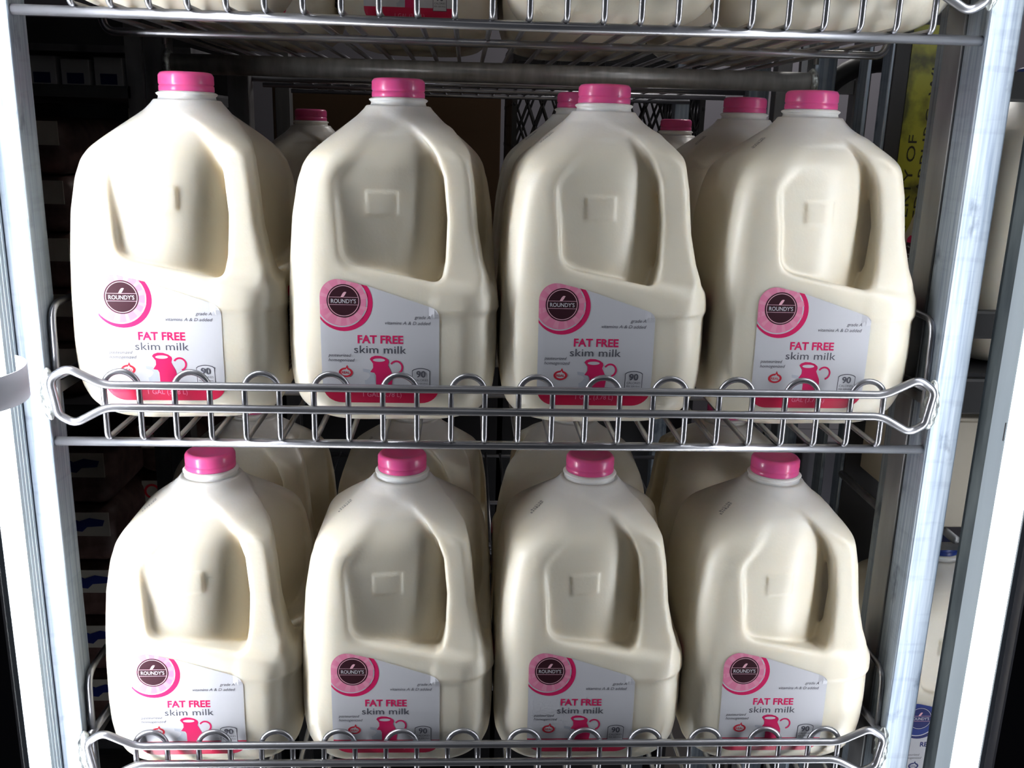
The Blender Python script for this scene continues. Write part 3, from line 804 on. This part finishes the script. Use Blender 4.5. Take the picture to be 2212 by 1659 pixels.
# ---------------------------------------------------------------- left side: stacks of bagged goods
lr = empty('stock_rack', (-.50, .40, -1.1), 'dark shelving left of the cart holding brown packages', 'rack')
def lpart(name, bm, m): bm.transform(Matrix.Translation((.50, -.40, 1.1))); return bm_obj(name, bm, m, lr)
for z in (.262, -.075, -.50):
    bm = bmesh.new(); box(bm, -.72, -.37, .34, .80, z - .012, z); lpart('shelf_board', bm, M_dark)
for x in (-.365, -.735):
    for y in (.34, .78):
        bm = bmesh.new(); box(bm, x - .008, x + .008, y, y + .02, -1.1, .75); lpart('post', bm, M_dalu)
def pack_proto(loc, w, d, h, label, group, emblem):
    r = empty('bagged_package', loc, label, 'package', group)
    bm = bmesh.new(); box(bm, -w / 2, w / 2, 0, d, 0, h, min(w, h) * .28, 4)
    a = bm_obj('bag', bm, M_pulp, r, True)
    bm = bmesh.new(); box(bm, -w * .42, w * .42, -.0012, -.0002, h * .52, h * .93, .0003, 1)
    b_ = bm_obj('paper_band', bm, M_band, r)
    c = []
    if emblem:
        S = Sheet(); S.ring(-w * .27, h * .73, h * .10, h * .14, M_seal, 0, 20)
        S.poly([(-w * .10, h * .62), (w * .05, h * .60), (w * .12, h * .68), (w * .33, h * .70), (w * .36, h * .80), (w * .16, h * .84), (w * .02, h * .78), (-w * .12, h * .86)], M_navy, 0, cell=.1)
        c = [mesh_obj('emblem', [(q[0], -.0016, q[1]) for q in S.v], S.f, S.mats, r, S.mi)]
    kids[r.name] = [a, b_] + c
    return r
WORDS = ['lowest', 'second lowest', 'middle', 'second highest', 'topmost']
def stack(x, y, z, w, d, h, n, where, group, emblem):
    pr = None
    for k in range(n):
        lab = f'{"brown bag with blue emblem" if emblem else "brown package with pale band"}, {WORDS[k] if n == 5 else ["lowest", "second lowest", "second highest", "topmost"][k]} in the {where}'
        if pr is None: pr = pack_proto((x, y, z), w, d, h, lab, group, emblem)
        else: dup(pr, (x, y, z + k * (h + .001)), 0, lab, group)
stack(-.640, .375, -.074, .105, .20, .060, 5, 'far left upper stack', 'bagged packages on the upper left shelf', False)
stack(-.500, .365, -.074, .105, .20, .060, 5, 'left upper stack beside the post', 'bagged packages on the upper left shelf', False)
stack(-.420, .590, -.074, .090, .15, .080, 4, 'upper stack nearest the leftmost jug', 'bagged packages on the upper left shelf', False)
stack(-.475, .365, -.499, .085, .20, .072, 5, 'lower stack beside the left post', 'bagged packages on the lower left shelf', True)
stack(-.400, .470, -.499, .085, .20, .072, 5, 'lower stack nearest the bottom left jug', 'bagged packages on the lower left shelf', True)
cp_ = None
wc = empty('shelf_unit', (-.62, .95, -1.1), 'far dark shelf unit with small white cartons at upper left', 'shelf')
bm = bmesh.new(); box(bm, -.20, .16, -.05, .20, 1.36, 1.375); bm_obj('board', bm, M_dalu, wc)
bm = bmesh.new(); box(bm, -.20, .16, -.05, .20, 1.43, 1.44); bm_obj('board', bm, M_dalu, wc)
bm = bmesh.new(); box(bm, -.20, .16, .18, .20, 0, 1.5); bm_obj('back_panel', bm, M_dark, wc)
for k in range(5):
    x = -.755 + k * .052
    r = empty('small_carton', (x, .93, .275), ['leftmost small pale carton on far upper left shelf', 'second small pale carton from the left on far shelf', 'third small pale carton from the left on far shelf', 'fourth small pale carton from the left on far shelf', 'rightmost small pale carton, red mark on front, on far shelf'][k], 'carton', 'small cartons on the far left shelf')
    bm = bmesh.new(); box(bm, -.022, .022, 0, .06, .0, .045 + .004 * (k % 2), .001, 1); bm_obj('carton_body', bm, M_white, r)
    bm = bmesh.new(); box(bm, -.013, .013, -.0008, -.0002, .008, .024); bm_obj('printed_patch', bm, M_seal if k == 4 else M_navy, r)
